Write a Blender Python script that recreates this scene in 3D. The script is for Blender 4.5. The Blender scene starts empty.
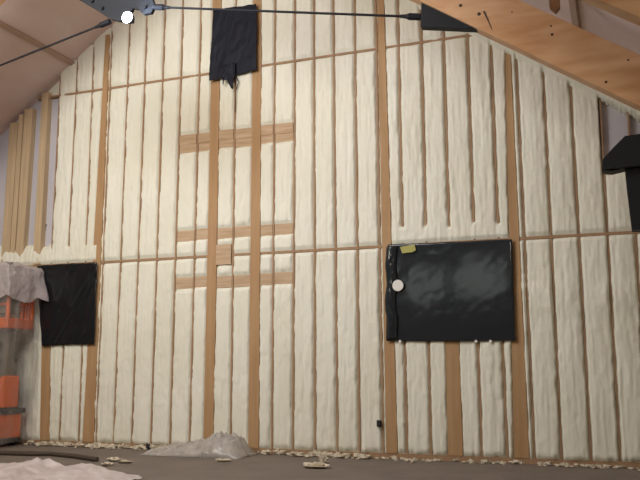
import bpy, bmesh, math, random
import numpy as np
from mathutils import Matrix, Vector
random.seed(7)
sc = bpy.context.scene
COL = sc.collection
# ------------------------------------------------------------------ camera
F, YAW, PIT, ROL = 791.9, -0.35999, 0.15702, -0.00246
CX0, HC, D = -10.6884, 1.5212, 12.9921
cy, sy, cp, sp = math.cos(YAW), math.sin(YAW), math.cos(PIT), math.sin(PIT)
fwd = np.array([sy*cp, cy*cp, sp]); rt = np.array([cy, -sy, 0.]); up = np.cross(rt, fwd)
r_ = rt*math.cos(ROL)+up*math.sin(ROL); u_ = -rt*math.sin(ROL)+up*math.cos(ROL)
M3 = np.array([r_, u_, fwd]); CAM = np.array([0, -D, HC])
cd = bpy.data.cameras.new('camera'); cam = bpy.data.objects.new('camera', cd); COL.objects.link(cam)
cd.sensor_width = 36; cd.lens = F*36/640; cd.clip_end = 200
cam.matrix_world = Matrix(((r_[0], u_[0], -fwd[0], 0), (r_[1], u_[1], -fwd[1], -D), (r_[2], u_[2], -fwd[2], HC), (0, 0, 0, 1)))
sc.camera = cam

def at(px, py, Y=0.):
    """measured point on the vertical plane y=Y -> (x, z)"""
    d = M3.T @ np.array([(px-320)/F, (240-py)/F, 1.]); t = (Y+D)/d[1]; p = CAM+t*d
    return float(p[0]), float(p[2])
RX = -6.57
def zr(x): return 10.47-0.70*abs(x-RX)

# ------------------------------------------------------------------ noise
_rng = np.random.RandomState(3); _lat = _rng.rand(256, 256)
def vn(x, y):
    xi = np.floor(x).astype(int); yi = np.floor(y).astype(int); fx = x-xi; fy = y-yi
    fx = fx*fx*(3-2*fx); fy = fy*fy*(3-2*fy)
    a = _lat[xi % 256, yi % 256]; b = _lat[(xi+1) % 256, yi % 256]; c = _lat[xi % 256, (yi+1) % 256]; d = _lat[(xi+1) % 256, (yi+1) % 256]
    return (a*(1-fx)+b*fx)*(1-fy)+(c*(1-fx)+d*fx)*fy
def fbm(x, y, o=3):
    s = 0; a = .5; t = 0
    for k in range(o):
        s = s+a*vn(x*2**k+17*k, y*2**k+31*k); t += a; a *= .5
    return s/t
def sm(e0, e1, x):
    t = np.clip((x-e0)/(e1-e0), 0, 1); return t*t*(3-2*t)

# ------------------------------------------------------------------ materials
def mat(name, col, rough=.7, metal=0, var=None, scale=(1, 1, 1), bump=0, bscale=20, detail=4, emit=None, estr=0, spec=.5, coat=0):
    m = bpy.data.materials.new(name); m.use_nodes = True; nt = m.node_tree; N = nt.nodes; L = nt.links
    b = N['Principled BSDF']; b.inputs['Base Color'].default_value = (*col, 1); b.inputs['Roughness'].default_value = rough
    b.inputs['Metallic'].default_value = metal; b.inputs['Specular IOR Level'].default_value = spec
    b.inputs['Coat Weight'].default_value = coat
    tc = N.new('ShaderNodeTexCoord'); mp = N.new('ShaderNodeMapping'); mp.inputs['Scale'].default_value = scale
    L.new(tc.outputs['Object'], mp.inputs['Vector'])
    if var:
        n = N.new('ShaderNodeTexNoise'); n.inputs['Scale'].default_value = 1; n.inputs['Detail'].default_value = detail
        L.new(mp.outputs[0], n.inputs['Vector'])
        r = N.new('ShaderNodeValToRGB'); r.color_ramp.elements[0].position = .32; r.color_ramp.elements[1].position = .68
        r.color_ramp.elements[0].color = (*col, 1); r.color_ramp.elements[1].color = (*var, 1)
        L.new(n.outputs['Fac'], r.inputs[0]); L.new(r.outputs[0], b.inputs['Base Color'])
    if bump:
        n2 = N.new('ShaderNodeTexNoise'); n2.inputs['Scale'].default_value = bscale; n2.inputs['Detail'].default_value = 5
        L.new(tc.outputs['Object'], n2.inputs['Vector'])
        bp = N.new('ShaderNodeBump'); bp.inputs['Strength'].default_value = bump; bp.inputs['Distance'].default_value = .02
        L.new(n2.outputs['Fac'], bp.inputs['Height']); L.new(bp.outputs[0], b.inputs['Normal'])
    if emit:
        b.inputs['Emission Color'].default_value = (*emit, 1); b.inputs['Emission Strength'].default_value = estr
    return m
def plastic_mat(name, col, alpha, rough=.35, a_var=.25, sc_=4):
    m = bpy.data.materials.new(name); m.use_nodes = True; nt = m.node_tree; N = nt.nodes; L = nt.links
    b = N['Principled BSDF']; b.inputs['Base Color'].default_value = (*col, 1); b.inputs['Roughness'].default_value = rough
    tc = N.new('ShaderNodeTexCoord'); n = N.new('ShaderNodeTexNoise'); n.inputs['Scale'].default_value = sc_; n.inputs['Detail'].default_value = 4
    L.new(tc.outputs['Object'], n.inputs['Vector'])
    mr = N.new('ShaderNodeMapRange'); mr.inputs['From Min'].default_value = .3; mr.inputs['From Max'].default_value = .7
    mr.inputs['To Min'].default_value = alpha-a_var; mr.inputs['To Max'].default_value = min(1, alpha+a_var)
    L.new(n.outputs['Fac'], mr.inputs['Value']); L.new(mr.outputs[0], b.inputs['Alpha'])
    return m

FOAM = mat('spray foam', (.76, .74, .61), .8, var=(.81, .795, .69), scale=(1.2, 1.2, .7), bump=.35, bscale=14)
FOAM2 = mat('foam scrap', (.55, .47, .35), .8, var=(.66, .60, .48), scale=(6, 6, 6))
STUD = mat('stud wood', (.38, .235, .13), .8, var=(.30, .18, .10), scale=(14, 14, 1.2))
POST = mat('post wood', (.38, .22, .10), .75, var=(.45, .28, .14), scale=(10, 10, .8))
BLK = mat('block wood', (.42, .28, .16), .75, var=(.56, .41, .27), scale=(1.6, 10, 16))
BARE = mat('bare stud wood', (.60, .45, .28), .75, var=(.46, .34, .21), scale=(30, 30, .8))
SHEATH = mat('sheathing membrane', (.47, .455, .50), .5, var=(.56, .54, .58), scale=(2, 2, .6))
GLU = mat('glulam wood', (.50, .255, .11), .5, var=(.66, .41, .23), scale=(1.3, 4, 6), bump=.1, bscale=6)
GLUD = mat('dark knot', (.05, .025, .012), .7)
CEIL = mat('ceiling boards', (.64, .48, .44), .8, var=(.72, .59, .56), scale=(1.2, .5, 1.2), bump=.3, bscale=3)
PURL = mat('purlin wood', (.42, .29, .22), .8)
STEEL = mat('black steel', (.012, .014, .018), .6, spec=.25)
ROD = mat('rod steel', (.010, .010, .013), .6, spec=.2)
FLOOR = mat('concrete floor', (.155, .125, .10), .85, var=(.19, .155, .125), scale=(1.5, 1.5, 1.5), bump=.2, bscale=5)
TARP = mat('black plastic', (.019, .023, .028), .10, spec=.5)
TARP3 = mat('wrinkled black plastic', (.010, .011, .013), .25, bump=.05, bscale=3, spec=.4)
TARP2 = mat('dull black plastic', (.010, .012, .020), .6, bump=.1, bscale=6, spec=.2)
BLACKP = mat('rubber black', (.015, .015, .015), .7)
ORANGE = mat('lift orange', (.78, .125, .004), .5)
LGREY = mat('lift grey', (.17, .145, .11), .6)
YEL = mat('yellow tag', (.38, .36, .09), .6)
WHITE = mat('white spot', (.75, .74, .68), .5)
CLEAR = plastic_mat('clear plastic film', (.42, .39, .36), .15, .22, .10, 2)
MILKY = plastic_mat('milky plastic film', (.52, .46, .46), .62, .4, .15, 3)
BAG = plastic_mat('greyish plastic', (.56, .52, .47), .55, .22, .2, 5)
PINK = mat('pinkish sheeting', (.47, .40, .38), .5, var=(.60, .54, .52), scale=(3, 3, 3), bump=.3, bscale=9)
LENS = mat('led face', (.9, .95, 1), .3, emit=(.75, .88, 1), estr=150)
SIDE = mat('side wall foam', (.55, .50, .40), .8, var=(.48, .43, .35), scale=(1, 1, 1))
MARK = mat('marker ink', (.03, .03, .03), .6)

# ------------------------------------------------------------------ builders
def link(name, verts, faces, m, parent=None, smooth=False):
    me = bpy.data.meshes.new(name); me.from_pydata([tuple(map(float, v)) for v in verts], [], faces); me.update()
    bm = bmesh.new(); bm.from_mesh(me); bmesh.ops.recalc_face_normals(bm, faces=bm.faces); bm.to_mesh(me); bm.free()
    if m: me.materials.append(m)
    if smooth: me.polygons.foreach_set('use_smooth', [True]*len(me.polygons))
    o = bpy.data.objects.new(name, me); COL.objects.link(o)
    if parent: o.parent = parent
    return o
def tag(o, label, cat, group=None, kind=None):
    o['label'] = label; o['category'] = cat
    if group: o['group'] = group
    if kind: o['kind'] = kind
    return o
def struct(o): o['kind'] = 'structure'; return o
def empty(name, loc=(0, 0, 0)):
    o = bpy.data.objects.new(name, None); o.empty_display_size = .1; COL.objects.link(o); o.location = loc; return o
class MB:
    def __init__(s): s.v = []; s.f = []
    def hexa(s, p):
        n = len(s.v); s.v += p
        s.f += [[n+i for i in q] for q in ((0, 1, 2, 3), (7, 6, 5, 4), (0, 4, 5, 1), (1, 5, 6, 2), (2, 6, 7, 3), (3, 7, 4, 0))]; return s
    def box(s, x0, x1, y0, y1, z0, z1):
        return s.hexa([(x0, y0, z0), (x1, y0, z0), (x1, y0, z1), (x0, y0, z1), (x0, y1, z0), (x1, y1, z0), (x1, y1, z1), (x0, y1, z1)])
    def prism(s, poly, y0, y1):
        n = len(s.v); k = len(poly)
        s.v += [(x, y0, z) for x, z in poly]+[(x, y1, z) for x, z in poly]
        s.f += [list(range(n, n+k)), list(range(n+2*k-1, n+k-1, -1))]+[[n+i, n+k+i, n+k+(i+1) % k, n+(i+1) % k] for i in range(k)]; return s
    def tube(s, pts, r, seg=10):
        pts = [Vector(p) for p in pts]; rs = r if isinstance(r, (list, tuple)) else [r]*len(pts); n0 = len(s.v)
        for i, p in enumerate(pts):
            t = (pts[min(i+1, len(pts)-1)]-pts[max(i-1, 0)]).normalized()
            a = t.cross(Vector((0, 0, 1)));
            if a.length < .05: a = t.cross(Vector((0, 1, 0)))
            a.normalize(); b = t.cross(a)
            for j in range(seg):
                an = 2*math.pi*j/seg; s.v.append(tuple(p+(a*math.cos(an)+b*math.sin(an))*rs[i]))
        for i in range(len(pts)-1):
            for j in range(seg):
                s.f.append([n0+i*seg+j, n0+i*seg+(j+1) % seg, n0+(i+1)*seg+(j+1) % seg, n0+(i+1)*seg+j])
        s.f.append([n0+j for j in range(seg)][::-1]); e = n0+(len(pts)-1)*seg; s.f.append([e+j for j in range(seg)]); return s
    def build(s, name, m, parent=None, smooth=False, bevel=0):
        o = link(name, s.v, s.f, m, parent, smooth)
        if bevel:
            b = o.modifiers.new('b', 'BEVEL'); b.width = bevel; b.segments = 2; b.limit_method = 'ANGLE'
        return o
def grid(nu, nv, fn, name, m, parent=None, thick=0, smooth=True, keep=None):
    """fn(U,V)->x,y,z arrays, U,V in 0..1"""
    U, V = np.meshgrid(np.linspace(0, 1, nu), np.linspace(0, 1, nv), indexing='ij')
    X, Y, Z = fn(U, V); P = np.stack([X, Y, Z], -1).reshape(-1, 3)
    i, j = np.meshgrid(np.arange(nu-1), np.arange(nv-1), indexing='ij'); a = (i*nv+j).ravel()
    Fc = np.stack([a, a+nv, a+nv+1, a+1], 1)
    if keep is not None:
        kp = keep(P[Fc].mean(1)); Fc = Fc[kp]
        used = np.unique(Fc); mp = np.full(len(P), -1); mp[used] = np.arange(len(used)); P = P[used]; Fc = mp[Fc]
    me = bpy.data.meshes.new(name); me.vertices.add(len(P)); me.vertices.foreach_set('co', P.astype(np.float32).ravel())
    me.loops.add(Fc.size); me.loops.foreach_set('vertex_index', Fc.astype(np.int32).ravel())
    me.polygons.add(len(Fc)); me.polygons.foreach_set('loop_start', np.arange(0, Fc.size, 4, dtype=np.int32))
    me.polygons.foreach_set('use_smooth', [smooth]*len(Fc)); me.update(calc_edges=True); me.validate()
    me.materials.append(m); o = bpy.data.objects.new(name, me); COL.objects.link(o)
    if parent: o.parent = parent
    if thick:
        s = o.modifiers.new('s', 'SOLIDIFY'); s.thickness = thick; s.offset = 0
    return o

# ------------------------------------------------------------------ room shell
XL, XR, YB = -15.5, 2.36, -18.
ze = zr(XL)
struct(MB().box(XL-.2, XR+.2, YB, .3, -.2, 0).build('floor', FLOOR))
struct(MB().prism([(XL-.2, 0), (XR+.2, 0), (XR+.2, zr(XR)-.05), (RX, 10.55), (XL-.2, ze-.05)], .10, .30).build('wall_back', SHEATH))
struct(MB().box(XL-.2, XL, YB, .10, 0, ze-.05).build('wall_left', SIDE))
struct(MB().box(XR, XR+.2, YB, .10, 0, zr(XR)-.05).build('wall_right', SIDE))
cm = MB()
cm.prism([(XL-.3, zr(XL-.3)), (RX, 10.47), (XR+.3, zr(XR+.3)), (XR+.3, zr(XR+.3)+.2), (RX, 10.67), (XL-.3, zr(XL-.3)+.2)], YB, .30)
fw = MB(); Wn = [(-8.0, -6.45), (-5.9, -3.95)]; za_, zb_ = 4.1, 5.57
fw.prism([(XL, 0), (XR, 0), (XR, za_), (XL, za_)], YB-.1, YB+.1)
fw.prism([(XL, zb_), (XL+2, zb_), (RX, 10.45), (XR-2, zb_), (XR, zb_)], YB-.1, YB+.1)
for a_, b_ in ((XL, Wn[0][0]), (Wn[0][1], Wn[1][0]), (Wn[1][1], XR)): fw.box(a_, b_, YB-.1, YB+.1, za_, zb_)
struct(fw.build('wall_front', SIDE))
ceiling = struct(cm.build('ceiling', CEIL))

# ------------------------------------------------------------------ studs and posts
top = {0: 60, 1: 76.5, 2: 92.5, 3: 110, 4: 127.5, 5: 144.5, 6: 162.5, 7: 180.5, 8: 199, 10: 235, 12: 274.5, 13: 294.5, 14: 314, 15: 334, 16: 355.5, 17: 377, 18: 399.5, 19: 422.5, 20: 445, 21: 469, 22: 492.5, 23: 517.5, 24: 544, 25: 570.5, 26: 599, 27: 626}
bot = {0: 44, 1: 61, 2: 80, 3: 97.5, 4: 115, 5: 133, 6: 152, 7: 171, 8: 190.5, 10: 231, 12: 272, 13: 293, 14: 315, 15: 337, 16: 359, 17: 382.5, 18: 406, 19: 430, 20: 454, 21: 480, 22: 505, 23: 532, 24: 559, 25: 588, 26: 617, 27: 646}
studs = []   # (x0,z0,x1,z1,halfwidth, kind, zlo, zhi)
def line_px(pt, pb):   # returns function x(z)
    (xa, za), (xb, zb) = at(*pt), at(*pb); k = (xa-xb)/(za-zb)
    return lambda z: xb+k*(z-zb)
MIDZ, TOPZ = 3.542, 7.13
stud_label = {
 0: 'thin stud edge in the foam nearest the bare upper left corner',
 1: 'thin stud edge left of the left post, nearer the bare upper left corner',
 2: 'thin stud edge immediately left of the left wide post',
 3: 'thin stud edge immediately right of the left wide post',
 4: 'thin stud edge first bay right of the left post, directly below the work light',
 5: 'thin stud edge second bay right of the left wide post',
 6: 'thin stud edge third bay right of the left wide post',
 7: 'thin stud edge meeting the left ends of the blocking boards',
 8: 'thin stud edge crossing the blocking boards left of both centre posts',
 10: 'thin stud edge midway between the two centre posts under the hanging vent cover',
 12: 'thin stud edge crossing the blocking boards right of both centre posts',
 13: 'thin stud edge meeting the right ends of the blocking boards',
 14: 'thin stud edge first one clear to the right of the blocking boards',
 15: 'thin stud edge second one clear to the right of the blocking boards',
 16: 'thin stud edge one bay left of the post beside the large window cover',
 17: 'thin stud edge hugging the left side of the post beside the large window cover',
 18: 'thin stud edge first above and below the large black window cover from its left end',
 19: 'thin stud edge rising from the large window cover under the right steel gusset',
 20: 'thin stud edge rising over the middle of the large black window cover',
 21: 'thin stud edge rising over the right half of the large window cover',
 22: 'thin stud edge one bay left of the post at the large window cover right end',
 23: 'thin stud edge hugging the right side of the rightmost wide post',
 24: 'thin stud edge first bay right of the rightmost wide post',
 25: 'thin stud edge second bay right of the rightmost wide post',
 26: 'thin stud edge at the left side of the bare upper right bay',
 27: 'thin stud edge behind the black steel bracket at the right edge'}
for i in top:
    fn = line_px((top[i], 85), (bot[i], 400))
    hw = .0155 if i < 23 else .0125
    z1 = zr(fn(6.))-.02
    if i == 20: z0 = MIDZ+.05
    else: z0 = 0.09
    z1 = min(z1, zr(fn(z1))-.02)
    studs.append((fn, hw, z0, z1))
    xa, xb = fn(z0), fn(z1)
    pc = [(z0, z1)] if z0 > 1 else [(z0, MIDZ-.024), (MIDZ+.024, z1)]
    o = MB()
    for a, b in pc:
        for c, d in ([(a, TOPZ-.023), (TOPZ+.023, b)] if b > TOPZ+.1 else [(a, b)]):
            o.hexa([(fn(c)-hw, 0, c), (fn(c)+hw, 0, c), (fn(d)+hw, 0, d), (fn(d)-hw, 0, d), (fn(c)-hw, .1, c), (fn(c)+hw, .1, c), (fn(d)+hw, .1, d), (fn(d)-hw, .1, d)])
    tag(o.build('wall_stud', STUD), stud_label[i], 'stud', 'thin stud edges showing between the foam bays')
# bare studs, upper left
def bare(pxa, pxb, name_label, m=BARE):
    f0 = line_px((pxa[0], 120), (pxa[1], 230)); f1 = line_px((pxb[0], 120), (pxb[1], 230))
    z0, z1 = MIDZ+.03, None
    z1 = zr(f0(6.0))-.03; z1 = min(z1, zr(f0(z1))-.02)
    o = MB().hexa([(f0(z0), -.03, z0), (f1(z0), -.03, z0), (f1(z1), -.03, z1), (f0(z1), -.03, z1), (f0(z0), .1, z0), (f1(z0), .1, z0), (f1(z1), .1, z1), (f0(z1), .1, z1)])
    tag(o.build('bare_stud', m), name_label, 'stud', 'bare studs in the uninsulated upper left corner')
bare((11, 4), (19, 12), 'exposed bare stud farthest left beneath the sloping ceiling')
bare((19.6, 12.6), (24, 17), 'exposed bare stud of darker grain sandwiched in the upper left pair')
bare((25, 18), (33, 25.5), 'exposed bare stud beside the pale membrane in the upper left corner')
bare((41.5, 35.5), (48, 42.5), 'exposed bare stud standing alone between two pale membrane strips')

posts = []
def post(tl, tr, bl, br, yt, yb, label, z0=.09, z1=None, m=POST):
    fl = line_px((tl, yt), (bl, yb)); fr = line_px((tr, yt), (br, yb))
    if z1 is None:
        z1 = zr(fl(8.))-.05; z1 = min(zr(fl(z1)), zr(fr(z1)))-.02
    posts.append((fl, fr, z0, z1))
    o = MB().hexa([(fl(z0), -.012, z0), (fr(z0), -.012, z0), (fr(z1), -.012, z1), (fl(z1), -.012, z1), (fl(z0), .1, z0), (fr(z0), .1, z0), (fr(z1), .1, z1), (fl(z1), .1, z1)])
    return tag(o.build('wall_post', m), label, 'post', 'wide posts in the foamed wall')
post(103, 108, 85, 95.5, 85, 400, 'wide wooden post at the right side of the left window cover')
post(211, 219.5, 204.5, 214, 95, 400, 'left one of the two wide posts running down from the vent cover')
post(252.5, 261, 249, 259, 85, 400, 'right one of the two wide centre posts, passing the vent cover edge')
post(379, 386.5, 385.5, 396, 85, 400, 'wide post along the left side of the large window cover')
post(506, 512, 513, 526.5, 85, 400, 'rightmost wide post, along the right side of the large window cover')
post(445.7, 459, 447, 461, 345, 400, 'short wide post below the middle of the large window cover', z1=1.93)
post(42, 50.5, 41, 50, 345, 400, 'short wide post below the left window cover beside the wrapped lift', z1=1.95)
# horizontal plates (kept between posts)
def plate(z, h, xa, xb, label, y0=0.0):
    o = MB(); cuts = sorted([(p[0](z)-.002, p[1](z)+.002) for p in posts if p[2] < z < p[3] and xa < p[0](z) < xb])
    x = xa
    for a, b in cuts:
        if a > x: o.box(x, a, y0, .1, z-h, z+h)
        x = b
    o.box(x, xb, y0, .1, z-h, z+h)
    tag(o.build('wall_plate', STUD), label, 'plate')
plate(MIDZ, .022, XL+.02, XR-.02, 'thin horizontal framing plate crossing the wall at mid height')
xt = RX-(10.47-TOPZ)/.7+.05
plate(TOPZ, .02, xt, 2*RX-xt, 'thin horizontal framing plate crossing the wall near the vent cover')
plate(.045, .045, XL+.02, XR-.02, 'bottom framing plate of the wall along the floor')

# blocking boards ----------------------------------------------------
rows = {'top': (5.60, 5.95), 'middle': (3.87, 4.075), 'lower': (2.955, 3.165)}
def fs(i): return line_px((top[i], 85), (bot[i], 400))
P2, P3 = posts[1], posts[2]
segs = [(lambda z: fs(7)(z)+.021, lambda z: fs(8)(z)-.021, 'leftmost short wooden board'),
        (lambda z: fs(8)(z)+.021, lambda z: P2[0](z), 'wooden board touching the left side of left centre post'),
        (lambda z: P2[1](z), lambda z: fs(10)(z)-.021, 'wooden board touching the right side of left centre post'),
        (lambda z: fs(10)(z)+.021, lambda z: P3[0](z), 'wooden board touching the left side of right centre post'),
        (lambda z: P3[1](z), lambda z: fs(12)(z)-.021, 'wooden board touching the right side of right centre post'),
        (lambda z: fs(12)(z)+.021, lambda z: fs(13)(z)-.021, 'rightmost short wooden board')]
blocks = []
for rn, (za, zb) in rows.items():
    for k, (fa, fb, nm) in enumerate(segs):
        a, b = fa(za)+.003, fb(za)-.003
        dz = random.uniform(-.015, .015)
        o = MB().box(a, b, 0.008, .1, za+dz, zb+dz)
        if rn == 'top':   # two stacked pieces: the upper stands prouder
            o.box(a, b, -.006, .008, za+.16+dz, zb+dz)
        tag(o.build('blocking_board', BLK), f'{nm}, {rn} blocking row', 'board', 'blocking boards around the centre posts')
        blocks.append((a, b, za+dz, zb+dz))
xa, za = at(218.5, 265); xb, zb = at(233, 244)
xa = P2[1](za)+.003
tag(MB().box(xa, fs(10)(3.6)-.025, -.03, .0, za, zb).build('blocking_board', BLK), 'square wooden block fixed between the middle and lower blocking rows', 'board', 'blocking boards around the centre posts')
blocks.append((xa-.01, fs(10)(3.6)-.01, za, zb))

# ------------------------------------------------------------------ foam
xz0 = at(57, 170)[0]; xs1 = at(600, 130)[0]; zs1 = at(615, 172)[1]
covers = {'large': (at(387, 244)[0], at(515, 240)[0], 1.93, 3.55), 'left': (at(38, 266)[0], at(97, 262)[0], 1.95, 3.50), 'vent': (-7.13, -6.18, 7.15, 8.35)}
FX0, FX1 = XL+.03, XR-.03
def foam_xyz(U, V):
    X = FX0+(FX1-FX0)*U; Z = .02+V*10.5
    n1 = fbm(X*9, Z*2.2); n2 = fbm(X*22+5, Z*3.1); n3 = fbm(X*3+9, Z*1.3+4); n4 = fbm(X*40, Z*16)
    Dm = np.full(X.shape, 9.)
    wob = (fbm(X*7+40, Z*5)-.5)*.05+(fbm(X*3+70, Z*14)-.5)*.035
    zz = np.array(Z)
    for fn, hw, z0, z1 in studs:
        fx = fn(Z) ; d = np.abs(X-fx)-hw
        d = np.where(Z < z0, 9, d)
        # foam fully covers the framing in some bands
        Dm = np.minimum(Dm, d)
    band = ((Z > MIDZ+.05) & (Z < at(440, 225)[1]+.06*(n1-.5)*4) & (X > posts[3][1](3.6)+.02) & (X < posts[4][0](3.6)-.02))
    band2 = ((Z > MIDZ+.04) & (Z < 3.80+.25*(fbm(X*4, Z*0+3)-.3)) & (X < at(97, 250)[0]))
    for fl, fr, z0, z1 in posts:
        d = np.maximum(fl(Z)-X, X-fr(Z)); d = np.where((Z < z0) | (Z > z1), 9, d); Dm = np.minimum(Dm, d+.004)
    cover_amt = np.where(band | band2, 1., 0.)
    dp = np.minimum(np.abs(Z-MIDZ)-.022, np.abs(Z-TOPZ)-.019); dp = np.where((Z > 6.8) & (X > posts[4][0](7.)), 9, dp)
    Dh = np.minimum(dp+(.002+.024*(fbm(X*1.7+3, Z*0)-.42)), Z-.085+.05*(n1-.5))
    for a, b, za, zb in blocks:
        d = np.maximum(np.maximum(a-X, X-b), np.maximum(za-Z, Z-zb)); Dh = np.minimum(Dh, d+.03*(n2-.5))
    # the post flanks spill
    prof = sm(-.002, .03, Dm+wob*.7-.001)
    prof = np.maximum(prof, cover_amt)
    prof = prof*sm(-.004, .045, Dh+wob*.4)
    right = sm(-3.5, -.5, X)
    bulge = .030+.006*np.sqrt(np.clip(Dm/.19, 0, 1))*(1+.5*right)
    h = bulge+.012*(n1-.5)+.022*(n2-.5)+.02*(n3-.5)+.018*(fbm(X*12+33, Z*12)-.5)+.008*(n4-.5)+.016*(fbm(X*26+60, Z*1.1)-.5)
    # asymmetric lap of the bays towards the right side of the wall
    h = h+right*.008*sm(.0, .2, Dm)
    sag = sm(2.9, 2.6, Z)*sm(2.2, 2.5, Z)*right*.05*fbm(X*5, Z*2)
    h = h+sag
    y = .03-prof*(h+.03)
    # thicker bead where the wall meets the roof
    rz = 10.47-.7*np.abs(X-RX)
    bead = sm(.22, .02, rz-Z)*np.where(X > -3, 1, .25)*(.6+.8*n1)
    y = y-.09*bead
    rb = sm(.24, .17, rz-Z+.06*(n1-.5))*sm(-3.4, -2.6, X); y = y*(1-rb)+rb*(-.10-.05*n1)
    # areas left without foam
    zl = (X < xz0+.03*(n1-.5)) & (Z > 3.80+.25*(fbm(X*4, Z*0+3)-.3)) & ((Z < TOPZ+.06) | (X < at(45, 95)[0]))
    zrr = (X > xs1) & (Z > zs1+.1*(n1-.5))
    tl_ = sm(-.05, .24, Z-(3.80+.25*(fbm(X*4, Z*0+3)-.3)))*np.where(X < xz0+.03*(n1-.5), 1, 0)
    y = y*(1-tl_)+.09*tl_
    zl = zl & (tl_ > .8)
    y = np.where(zl | (zrr & (rz-Z > .20)), .13, y)
    for a, b, za, zb in covers.values():
        m = (X > a+.03) & (X < b-.03) & (Z > za+.03) & (Z < zb-.04); y = np.where(m, np.maximum(y, .02), y)
        d = np.maximum(np.maximum(a-X, X-b), np.maximum(za-Z, Z-zb)); y = np.where(d < .05, np.maximum(y, -.035), y)
    return X, y, Z
def keep(c): return (c[:, 2] < 10.47-.7*np.abs(c[:, 0]-RX)+.02) & ((c[:, 1] < .115))
foam = grid(1050, 235, foam_xyz, 'spray_foam', FOAM, keep=keep)
tag(foam, 'cream spray foam insulation filling the bays between the wall studs', 'insulation', kind='stuff')

# ------------------------------------------------------------------ plastic covers
def cover(name, corners, m, label, amp=.02, seed=0, edge=None, n=(60, 60), off=-.06, ripple=0, fold=0):
    (a, b, c, d) = [at(*p, off-.015) for p in corners]      # tl,tr,br,bl
    def fn(U, V):
        e = (fbm(U*6+seed, V*0+seed)-.5)*.05; e2 = (fbm(V*6+seed+9, U*0)-.5)*.06
        X = (a[0]*(1-U)+b[0]*U)*(1-V)+(d[0]*(1-U)+c[0]*U)*V; Z = (a[1]*(1-U)+b[1]*U)*(1-V)+(d[1]*(1-U)+c[1]*U)*V
        Z = Z+e*(edge or 0); X = X+e2*(edge or 0)
        w = (fbm(U*5+V*3+seed, V*2.2-U*2+seed)-.5)*2; w2 = (fbm(U*9-V*5+seed, U*3+V*3)-.5)
        Y = off-.012-np.abs(w)*amp-w2*amp*.35-ripple*fbm(U*26+3, V*2.5)-fold*(np.exp(-((U-.95+.75*V**1.3)/.03)**2)+.8*np.exp(-((U-1.05+.55*V)/.02)**2)+.6*np.exp(-((U-.6+.5*V)/.04)**2))
        return X, Y, Z
    o = grid(n[0], n[1], fn, name, m, thick=.004); 
    return tag(o, label, 'plastic sheet')
wc = cover('window_cover', [(388, 244.5), (512.3, 239), (515.3, 340.5), (386, 341)], TARP, 'glossy black plastic sheet covering the large window right of centre', .004, 3, .3, ripple=.0012)
def disc(px, py, r, y, m, name, parent, t=.012, seg=20, sx=1):
    x, z = at(px, py, y); mb = MB().prism([(x+sx*r*math.cos(2*math.pi*k/seg), z+r*math.sin(2*math.pi*k/seg)) for k in range(seg)], y-t, y); return mb.build(name, m, parent)
disc(398, 285.5, .095, -.15, WHITE, 'round_patch', wc)['label'] = 'round white patch near the left side of the cover'
x0, z0 = at(400, 246.5, -.1); x1, z1 = at(416, 252, -.1)
MB().prism([(x0, z0-.01), (x0+.08, z0+.0), (x1-.02, z0+.02), (x1, z1+.03), (x1-.06, z1-.0), (x0+.04, z1-.01)], -.11, -.098).build('paper_tag', YEL, wc)['label'] = 'yellow-green tag at the top corner of the cover'
for px, py in [(400, 341.3), (476, 341.3), (490.5, 341.3)]: disc(px, py, .024, -.075, WHITE, 'dot', wc, seg=8)['label'] = 'small white fixing at the lower edge'  # small white dots along the lower edge of the cover
# folded strip at the left side of the window cover
def strip(U, V):
    x, z = at(388, 247); xb, zb = at(387, 339)
    X = x*(1-V)+xb*V+U*.19+(fbm(V*5, U*0+2)-.5)*.06; Z = z*(1-V)+zb*V
    return X, -.095-.045*np.sin(U*math.pi)*(.4+fbm(V*7, U*3)), Z
g = grid(10, 40, strip, 'folded_edge', TARP, parent=wc, thick=.004)
lc = cover('window_cover', [(37, 266), (97.5, 262.5), (94.5, 344), (42, 346)], TARP3, 'wrinkled black plastic sheet covering the left window beside the wrapped lift', .03, 11, .6, fold=.035)
# vent cover: cloth with a tail
vc = cover('vent_cover', [(213.5, 10), (257, 4), (256.5, 70), (209, 81)], TARP2, 'dull black cloth hung over the high vent between the centre posts', .03, 21, .7, off=-.09)
xa, za = at(225, 68); xb, zb = at(239, 86)
def tail(U, V):
    X = xa+(xb-xa)*U*(1-.25*V)+.04*(fbm(U*5, V*5)-.5)+.03*V; Z = za+(zb-za)*V*(1-.25*np.sin(U*5))
    return X, -.12-.07*fbm(U*6+2, V*6), Z
grid(14, 14, tail, 'loose_tail', TARP2, parent=vc, thick=.01)
# thin cord below the vent
def cordpt(px, py, y=-.075): x, z = at(px, py, y); return (x, y, z)
tag(MB().tube([cordpt(236, 76), cordpt(238.5, 82), cordpt(236, 90), cordpt(235.5, 100), cordpt(234.8, 112)], .008, 6).build('hanging_cord', STEEL), 'thin dark cord hanging below the vent cloth', 'cord')

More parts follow.
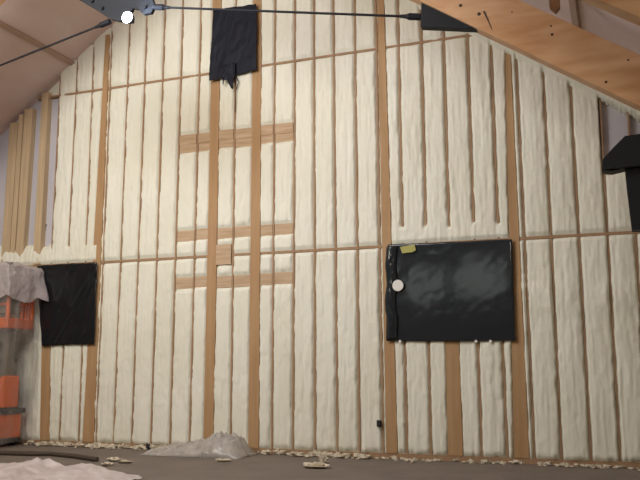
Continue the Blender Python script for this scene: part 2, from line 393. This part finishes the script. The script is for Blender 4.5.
# ------------------------------------------------------------------ trusses
S = .68
def glulam(y0, xa, xb, z_at0, label, sgn=1, depth=.64):
    """front bottom edge z = z_at0 - S*|x-RX|*... measured at x"""
    t = empty('glulam_beam', ((xa+xb)/2, (y0+.1), 0))
    fz = lambda x: z_at0-S*abs(x-RX)
    p = [(xa, fz(xa)), (xb, fz(xb)), (xb, fz(xb)+depth), (xa, fz(xa)+depth)]
    b = MB().prism(p, y0, y0+.2).build('beam', GLU, None, bevel=.012); b.parent = t; b.matrix_parent_inverse = Matrix.Translation((-(xa+xb)/2, -(y0+.1), 0))
    return tag(t, label, 'beam'), fz
Z0 = 5.0+S*(-.49-RX)
g1, fz1 = glulam(-3.6, RX+.05, XR-.02, Z0, 'orange glulam rafter sloping down across the upper right, carrying the steel gusset')
glulam(-3.6, XL+.02, RX-.05, Z0, 'matching glulam rafter on the left slope beyond the picture')
g2, fz2 = glulam(-6.1, RX+.05, XR-.02, 4.64+.70*(0-RX)-.13, 'nearer glulam rafter showing only in the top right corner')
glulam(-6.1, XL+.02, RX-.05, 4.64+.70*(0-RX)-.13, 'second left rafter beyond the picture, nearer')
def knot(px, py, r, parent, sx=1):
    r *= .75
    x, z = at(px, py, -3.6); o = MB().prism([(x+sx*r*math.cos(a*math.pi/5), z+r*math.sin(a*math.pi/5)) for a in range(10)], -3.604, -3.599).build('knot', GLUD)
    o.parent = parent; o.matrix_parent_inverse = parent.matrix_basis.inverted()
bpy.context.view_layer.update()
for a in [(460.5, 5.5, .028), (479, 14, .03), (551, 26, .016), (552, 34.5, .022), (606, 82, .022), (628, 60, .016), (512, 12, .012)]: knot(*a, g1)
x, z = at(484, 16, -3.6)
c = MB().tube([(x, -3.602, z+.06), (x+.03, -3.602, z-.02), (x+.09, -3.602, z-.19)], [.012, .009, .004], 6).build('crack', GLUD); c.parent = g1; c.matrix_parent_inverse = g1.matrix_basis.inverted()
# dark wood piece wedged on top of the beam
x, z = at(555, 11, -3.35)
tag(MB().prism([(x-.06, z+.04), (x+.01, z-.03), (x+.06, z+.03), (x+.07, zr(x+.07)-.01), (x-.07, zr(x-.07)-.02)], -3.39, -3.31).build('roof_strut', mat('dark strut wood', (.22, .10, .035), .7)), 'dark pointed wooden strut dropping behind the top of the glulam rafter', 'strut')
# gusset under right rafter
def P35(px, py): return at(px, py, -3.5)
gx, gz = P35(421.5, 28.5)
gp = [(gx, gz), (P35(478, 31)[0], P35(478, 31)[1]), (P35(478, 31)[0]+.12, fz1(P35(478, 31)[0]+.12)+.03), (gx+.02, fz1(gx+.02)+.03)]
tag(MB().prism(gp, -3.56, -3.44).build('steel_gusset', STEEL, bevel=.006), 'black steel gusset under the right glulam rafter holding the tie rod', 'bracket')
# mirror gusset, left rafter
gl = [(2*RX-.04-x, z) for x, z in gp][::-1]
tag(MB().prism(gl, -3.56, -3.44).build('steel_gusset', STEEL), 'steel gusset under the left rafter beyond the picture', 'bracket')
# hub
hub = empty('truss_hub', (RX, -3.5, 6.8))
def par(o, p): o.parent = p; o.matrix_parent_inverse = Matrix.Translation(-p.location); return o
hp = [P35(*p) for p in [(76, -2), (95, 9), (112, 20), (121, 22), (128, 18), (134, 9), (139, 10), (144, 15), (152, 14), (156, 6), (152, -4), (140, -22), (110, -26), (84, -14)]]
par(MB().prism(hp, -3.53, -3.47).build('hub_plate', STEEL, bevel=.006), hub)
for p in [(94, 2), (104, 9), (147, 8)]:
    x, z = P35(*p); par(MB().tube([(x, -3.56, z), (x, -3.53, z)], .028, 8).build('bolt', ROD), hub)
x, z = P35(122, -24); par(MB().tube([(x, -3.5, z), (RX, -3.5, 9.1)], .02, 8).build('king_rod', ROD), hub)
tag(hub, 'dark steel hub plate at the top left where both tie rods meet', 'bracket')
def rod(a, b, label):
    t = empty('tie_rod', ((a[0]+b[0])/2, -3.5, (a[1]+b[1])/2))
    A = Vector((a[0], -3.5, a[1])); B = Vector((b[0], -3.5, b[1])); u = (B-A).normalized()
    par(MB().tube([A+u*.1, B-u*.1], .0165, 10).build('rod', ROD, smooth=False), t)
    for q, s in ((A, 1), (B, -1)):
        par(MB().tube([q, q+u*s*.16, q+u*s*.2, q+u*s*.28], [.045, .045, .028, .022], 10).build('clevis', ROD), t)
    tag(t, label, 'rod')
rod(P35(154, 7), (gx-.004, P35(421, 17)[1]), 'long black tie rod running from the hub to the right gusset')
la = P35(110, 21.5); lx = 2*RX-.04-gx
rod((lx+.004, la[1]-(la[0]-lx)*.197), la, 'black tie rod sloping down to the left from the hub plate')
# work light
wl = empty('work_light', (0, 0, 0)); lx_, lz_ = at(127.5, 17.5, -3.68); wl.location = (lx_, -3.68, lz_)
par(MB().tube([(lx_, -3.682, lz_), (lx_, -3.60, lz_)], [.092, .07], 20).build('lamp_body', STEEL), wl)
par(MB().tube([(lx_, -3.70, lz_), (lx_, -3.681, lz_)], .082, 20).build('lamp_face', LENS), wl)
par(MB().box(lx_-.02, lx_+.02, -3.60, -3.53, lz_-.03, lz_+.05).build('clamp', STEEL), wl)
tag(wl, 'glaring bluish white LED work light clamped to the steel hub', 'lamp')

# bracket at the right edge + its post
sb = empty('steel_bracket', (.75, -3.5, 0))
q = [P35(603, 163), P35(613, 152), P35(625, 140), P35(640, 138)]
hz = [q[0], P35(603, 172), P35(612, 173), P35(625, 170)]
poly = [q[0], hz[1], hz[2], hz[3], P35(627, 190), P35(632, 231), (.55, P35(632, 231)[1]-.02), (.55, q[3][1]+.03), q[3], q[2], q[1]]
par(MB().prism(poly[::1], -3.60, -3.40).build('bracket_plate', STEEL), sb)
top_poly = [q[0], hz[1], (.55, hz[3][1]-.01), (.55, q[3][1]+.03), q[3], q[2], q[1]]
par(MB().prism(top_poly, -3.68, -3.60).build('flared_top', STEEL), sb)
par(MB().box(.55, .75, -3.6, -3.4, 0, fz1(.75)-.02).build('column', STEEL), sb)
tag(sb, 'black steel bracket with flared top sticking in from the right edge', 'bracket')

# purlins across the ceiling
def purlin(x, y0=-12, w=.05, dpt=.05):
    k = .7 if x < RX else -.7
    z = zr(x); n = Vector((-k, 0, 1)).normalized(); tt = Vector((1, 0, k)).normalized()
    c = Vector((x, 0, z)); P = []
    for yy in (y0, -.02):
        for a, b in ((-w, 0), (w, 0), (w, -dpt), (-w, -dpt)):
            p = c+tt*a+n*b; P.append((p.x, yy, p.z))
    return MB().hexa(P)
pl = {-8.05: 'ceiling purlin strip nearest the ridge on the left slope', -10.4: 'ceiling purlin strip higher of the two above the left tie rod', -12.6: 'ceiling purlin strip lower on the left slope',
      -14.4: 'ceiling purlin strip near the left eave', -2.6: 'ceiling purlin strip above the steel gusset on the right slope', -.3: 'ceiling purlin strip over the dark strut on the right slope', 1.3: 'ceiling purlin strip near the right eave'}
for x, l in pl.items(): tag(purlin(x).build('roof_purlin', PURL), l, 'purlin', 'purlin strips on the ceiling')

# ------------------------------------------------------------------ wrapped lift
lift = empty('scissor_lift', (-12., -.6, 0))
LX0, LX1, LY0, LY1 = -13.1, -10.97, -.92, -.20
def lp(mb, n, m, bevel=0, parent=None, smooth=False):
    o = mb.build(n, m, None, smooth, bevel); par(o, lift); 
    return o
lp(MB().box(LX0+.05, LX1-.05, LY0+.06, LY1-.06, .16, .62), 'chassis', ORANGE, .03)
lp(MB().box(LX0+.0, LX1-.02, LY0, LY1, .62, .72), 'deck', BLACKP, .01)
for i, (a, b) in enumerate([(LX0+.1, LX0+.7), (LX0+.78, -11.85), (-11.76, LX1-.05)]):
    lp(MB().box(a, b, LY0+.02, LY0+.10, .74, 1.32), 'side_panel', ORANGE, .04)
lp(MB().box(LX1-.06, LX1+.02, LY0+.04, LY1-.25, .74, 1.34), 'end_panel', ORANGE, .03)
lp(MB().box(LX0+.1, LX1-.1, LY0+.12, LY1-.1, .72, 1.25), 'machinery_box', BLACKP, .02)
for wx in (LX0+.3, LX1-.28):
    for wy in (LY0+.05, LY1-.05):
        lp(MB().tube([(wx, wy-.06, .16), (wx, wy+.06, .16)], .16, 20), 'wheel', BLACKP)
for k in range(3):
    za = 1.34+k*.3; zb = za+.28
    for yy in (LY0+.14, LY1-.14):
        for a, b in ((za, zb), (zb, za)):
            lp(MB().hexa([(LX0+.2, yy-.03, a-.05), (LX1-.2, yy-.03, b-.05), (LX1-.2, yy-.03, b+.05), (LX0+.2, yy-.03, a+.05), (LX0+.2, yy+.03, a-.05), (LX1-.2, yy+.03, b-.05), (LX1-.2, yy+.03, b+.05), (LX0+.2, yy+.03, a+.05)]), 'scissor_arm', LGREY)
lp(MB().box(LX0+.1, LX1-.12, LY0+.25, LY1-.25, 1.3, 2.2), 'mast_cover', LGREY, .03)
PLAT = lp(MB().box(LX0-.0, LX1+.06, LY0, LY1, 2.24, 2.44), 'platform', ORANGE, .015)
rl = MB()
for zz in (2.70, 3.02):
    rl.tube([(LX0+.03, LY0+.03, zz), (LX1+.03, LY0+.03, zz), (LX1+.03, LY1-.03, zz), (LX0+.03, LY1-.03, zz), (LX0+.03, LY0+.03, zz)], .028, 8)
for xx in np.linspace(LX0+.05, LX1+.03, 9):
    rl.tube([(xx, LY0+.03, 2.44), (xx, LY0+.03, 3.02)], .024, 8)
for yy in (LY0+.03, LY1-.03): rl.tube([(LX1+.03, yy, 2.44), (LX1+.03, yy, 3.02)], .04, 8)
GR = lp(rl, 'guard_rail', ORANGE, smooth=False)
lp(MB().box(-11.35, -10.93, LY0+.06, LY0+.32, 2.52, 2.92), 'control_box', LGREY, .02)
for k, yy in enumerate((LY0+.40, LY0+.50, LY0+.58)): lp(MB().box(LX1+.0, LX1+.04, yy, yy+.035, 2.44, 3.0), 'gate_bar', ORANGE)
for o in list(bpy.data.objects):
    if o.name.split('.')[0] in ('guard_rail', 'gate_bar', 'control_box'):
        o.parent = PLAT; o.matrix_parent_inverse = Matrix.Translation((12., .6, 0))
for o in list(bpy.data.objects):
    if o.name.split('.')[0] in ('guard_rail', 'gate_bar', 'control_box'):
        o.matrix_parent_inverse = Matrix.Identity(4)
tag(lift, 'orange scissor lift with guard rails parked at the left edge, wrapped in plastic', 'lift')
# clear plastic drape
def drape(z_top, z_bot, off, seed, foldn, name, m, label, xl=-13.5, jag=.3, tip=0):
    A = (xl, LY0-.12-off); B = (LX1+.13+off, LY0-.12-off); Cc = (LX1+.13+off, -.13)
    la = B[0]-A[0]; lb = Cc[1]-B[1]; Lt = la+lb
    def fn(U, V):
        s = U*Lt; t = np.clip((s-la)/lb, 0, 1); on = s < la
        X = np.where(on, A[0]+s, B[0]+(Cc[0]-B[0])*t); Y = np.where(on, A[1], B[1]+lb*t)
        rr = (fbm(U*foldn+seed, V*1.2+seed)-.5)*2*(.03+.03*V)+.006*np.sin(U*foldn*9+4*fbm(U*5, V*1.5))+.05*np.abs(fbm(U*45+seed, V*5+seed)-.5)
        X = X+np.where(on, .0, rr); Y = Y+np.where(on, rr, 0)
        # shoulders round onto the top
        sh = np.clip((.10-V)/.10, 0, 1)*(1 if not tip else .6)
        X = X-np.where(on, 0, 1)*sh*.12; Y = Y+np.where(on, 1, 0)*sh*.2
        zb = z_bot+jag*(fbm(U*9+seed, V*0)-.5)*2
        Z = z_top+(zb-z_top)*V+(fbm(U*8+seed, U*0)-.5)*.16*(1-V)
        if tip:
            k = np.exp(-((U-1)/.06)**2); X = X+k*.16*sm(.3, .9, V)
        return X, Y, Z
    o = grid(150, 60, fn, name, m, thick=.003)
    tag(o, label, 'plastic sheet'); return o
drape(3.42, .10, 0, 5, 9, 'plastic_drape', CLEAR, 'clear plastic film hanging down over the whole orange lift', jag=.04)
dt = drape(3.50, 2.82, .04, 15, 7, 'plastic_drape', MILKY, 'milky pinkish plastic film bunched over the top rail of the lift', jag=.2, tip=1)
def topf(U, V):
    X = -13.5+(LX1+.12+13.5)*U; Y = LY0-.0+V*(LY1-LY0+.02)
    return X, Y, 3.43+.10*(fbm(U*9+5, V*4)-.5)
grid(60, 16, topf, 'top_film', MILKY, parent=dt, thick=.003)

# ------------------------------------------------------------------ things on the floor
# plastic bag-like heap at the wall
hx0, hx1 = at(150, 450, -.6)[0], at(247, 450, -.6)[0]
def heap1(U, V):
    X = hx0+(hx1-hx0)*U+.03*(fbm(U*9, V*9)-.5); Y = -.95+.80*V
    prof = np.interp(U, [0, .05, .3, .55, .75, .9, 1], [0, .22, .42, .72, 1.0, .85, 0]); cr = np.sin(math.pi*np.clip(V, 0, 1))**.6
    ridge = np.abs(fbm(U*12+3, V*6)-.5)*.34-.03
    Z = .004+.36*prof*cr+ridge*cr*prof
    return X, Y, Z
tag(grid(70, 36, heap1, 'plastic_heap', BAG, thick=.004), 'crumpled greyish plastic heap lying against the foot of the two centre posts', 'plastic sheet')
# foreground pinkish sheeting
def heap2(U, V):
    Y = -5.6+2.6*V; Y = Y+.7*(fbm(U*4+2, V*0+1)-.5)*(1-2*V); X = -10.6+4.6*U-.45*(Y+4)+.5*(fbm(V*5+4, U*0)-.5)*U
    s = sm(0, .25, V)*sm(1, .8, V)
    env = np.interp(-10.6+4.6*U, [-10.6, -8.3, -7.9, -7.6, -7.35, -7.0, -6.7, -6.4, -6.15, -6.0], [.15, .15, .20, .26, .17, .20, .17, .13, .06, .0])
    w = np.abs(fbm(U*10+8, V*6+2)-.5)*2
    Z = .005+env*s*(.72+.42*w)+.07*(np.abs(fbm(U*20, V*11)-.5)*2-.3)*s
    return X, Y, np.maximum(Z, .004)
tag(grid(130, 80, heap2, 'crumpled_sheeting', PINK, thick=.004), 'pinkish white crumpled sheeting spread over the floor in the lower left foreground', 'plastic sheet')
# dark strip lying on the floor
def FL(px, py, z=0):
    d = M3.T @ np.array([(px-320)/F, (240-py)/F, 1.]); t = (z-HC)/d[2]; p = CAM+t*d; return float(p[0]), float(p[1])
pts = [(*FL(px, py), .04) for px, py in [(-5, 455), (30, 456), (50, 456), (75, 458.5), (97, 462)]]
tag(MB().tube(pts, [.04, .04, .035, .04, .04], 8).build('floor_hose', mat('dark hose', (.07, .05, .035), .8)), 'dark brown hose lying on the floor behind the pinkish sheeting', 'hose')
def lump(c, s, seed, name, m, flat=.4, n=9):
    rnd = random.Random(seed); V = []; Fc = []
    for i in range(n+1):
        th = math.pi*i/n
        for j in range(n):
            ph = 2*math.pi*j/n; r = rnd.uniform(.35, 1.3)
            V.append((c[0]+s[0]*r*math.sin(th)*math.cos(ph), c[1]+s[1]*r*math.sin(th)*math.sin(ph), max(.002, c[2]+s[2]*(math.cos(th)+.9)*r*.6)))
    for i in range(n):
        for j in range(n): Fc.append([i*n+j, i*n+(j+1) % n, (i+1)*n+(j+1) % n, (i+1)*n+j])
    return V, Fc
def scrap(px, py, s, seed, label, m=FOAM2):
    x, y = FL(px, py); V, Fc = lump((x, y, 0), s, seed, '', m); tag(link('foam_scrap', V, Fc, m), label, 'foam scrap', 'foam scraps on the floor')
scrap(114, 461, (.12, .10, .05), 1, 'pale foam scrap on the floor right of the dark hose')
scrap(125, 463, (.12, .08, .04), 2, 'flatter foam scrap touching the right of another near the dark hose')
scrap(316, 468, (.20, .12, .07), 3, 'largest white foam scrap on the floor below the middle of the wall')
scrap(323, 463.5, (.08, .08, .12), 4, 'upright white foam chip behind the largest scrap')
scrap(223, 461.5, (.15, .08, .035), 5, 'white foam scrap in front of the crumpled greyish plastic heap')
scrap(107, 466, (.09, .09, .05), 6, 'foam scrap at the right rim of the pinkish sheeting')
scrap(412, 463, (.05, .05, .05), 9, 'small foam chip on the floor under the large window')
V = []; Fc = []
for k in range(260):
    x = random.uniform(-11., .9); y = -.03-abs(random.gauss(0, .12)); s = random.uniform(.015, .055)*(1.4 if x < -4 else .9)
    if hx0-.1 < x < hx1+.05 and y < -.1: continue
    a, b = lump((x, y, 0), (s*1.5, s, s), k+50, '', FOAM2, n=5); n = len(V); V += a; Fc += [[n+q for q in f] for f in b]
tag(link('foam_crumbs', V, Fc, FOAM2), 'crumbs of trimmed foam scattered along the foot of the wall', 'foam crumbs', kind='stuff')
for px, py, l in [(148, 446, 'black rag bit at the foot of the wall left of the plastic heap'), (86+5, 418+10, None)]:
    if l:
        x, y = FL(px, 450); a, b = lump((x, -.16, 0), (.06, .04, .10), 3, '', BLACKP, n=7); tag(link('black_scrap', a, b, BLACKP), l, 'scrap')
# small dark outlet box near the post
x, z = at(380, 423)
tag(MB().box(x-.035, x+.03, -.09, .0, z-.06, z+.05).build('outlet_box', BLACKP, bevel=.01), 'small black outlet box left of the post under the large window', 'outlet')
# pen mark on the bare membrane
mk = MB()
for st in ([(44, 217), (46, 218), (45, 223)], [(44.5, 223), (46.5, 225), (45.5, 230), (44.3, 232)]):
    mk.tube([(at(px, py, .098)[0], .098, at(px, py, .098)[1]) for px, py in st], .013, 5)
tag(mk.build('ink_mark', MARK), 'small black ink mark on the pale membrane in the upper left', 'mark')
# foam covered purlin block, top right
# ------------------------------------------------------------------ lights
def area(name, loc, target, size, power, col):
    l = bpy.data.lights.new(name, 'AREA'); l.shape = 'RECTANGLE'; l.size, l.size_y = size; l.energy = power; l.color = col
    o = bpy.data.objects.new(name, l); COL.objects.link(o); o.location = loc
    o.rotation_euler = (Vector(target)-Vector(loc)).to_track_quat('-Z', 'Y').to_euler(); return o
def point(name, loc, power, col, r=.06):
    l = bpy.data.lights.new(name, 'POINT'); l.energy = power; l.color = col; l.shadow_soft_size = r
    o = bpy.data.objects.new(name, l); COL.objects.link(o); o.location = loc; return o
l = bpy.data.lights.new('work light beam', 'AREA'); l.shape = 'DISK'; l.size = .15; l.energy = 130; l.color = (.62, .76, 1.0)
o = bpy.data.objects.new('work light beam', l); COL.objects.link(o); o.location = (lx_, -3.72, lz_); o.rotation_euler = (math.radians(70), 0, math.radians(-15))
area('fill light left', (-9.5, -8.5, 6.2), (-7.6, 0, 5.2), (3.0, 1.8), 340, (1, .94, .80))  # unseen warm fill, added to light the wall from the left
area('fill light ridge', (-6.2, -7.6, 8.3), (-5.0, 0, 6.4), (3.0, 1.8), 390, (.95, .965, 1))  # cool fill added out of view to brighten the upper wall
area('hall lamp right', (-1.6, -12.2, 5.2), (-2.2, 0, 4.5), (.7, .7), 60, (1, .88, .66))
w = bpy.data.worlds.new('world'); w.use_nodes = True; sc.world = w
bg = w.node_tree.nodes['Background']; bg.inputs[0].default_value = (.95, 1, .93, 1); bg.inputs[1].default_value = 1.6

sc.view_settings.view_transform = 'Standard'; sc.view_settings.look = 'None'; sc.view_settings.exposure = -.06; sc.view_settings.gamma = 1
sc.view_settings.use_curve_mapping = False
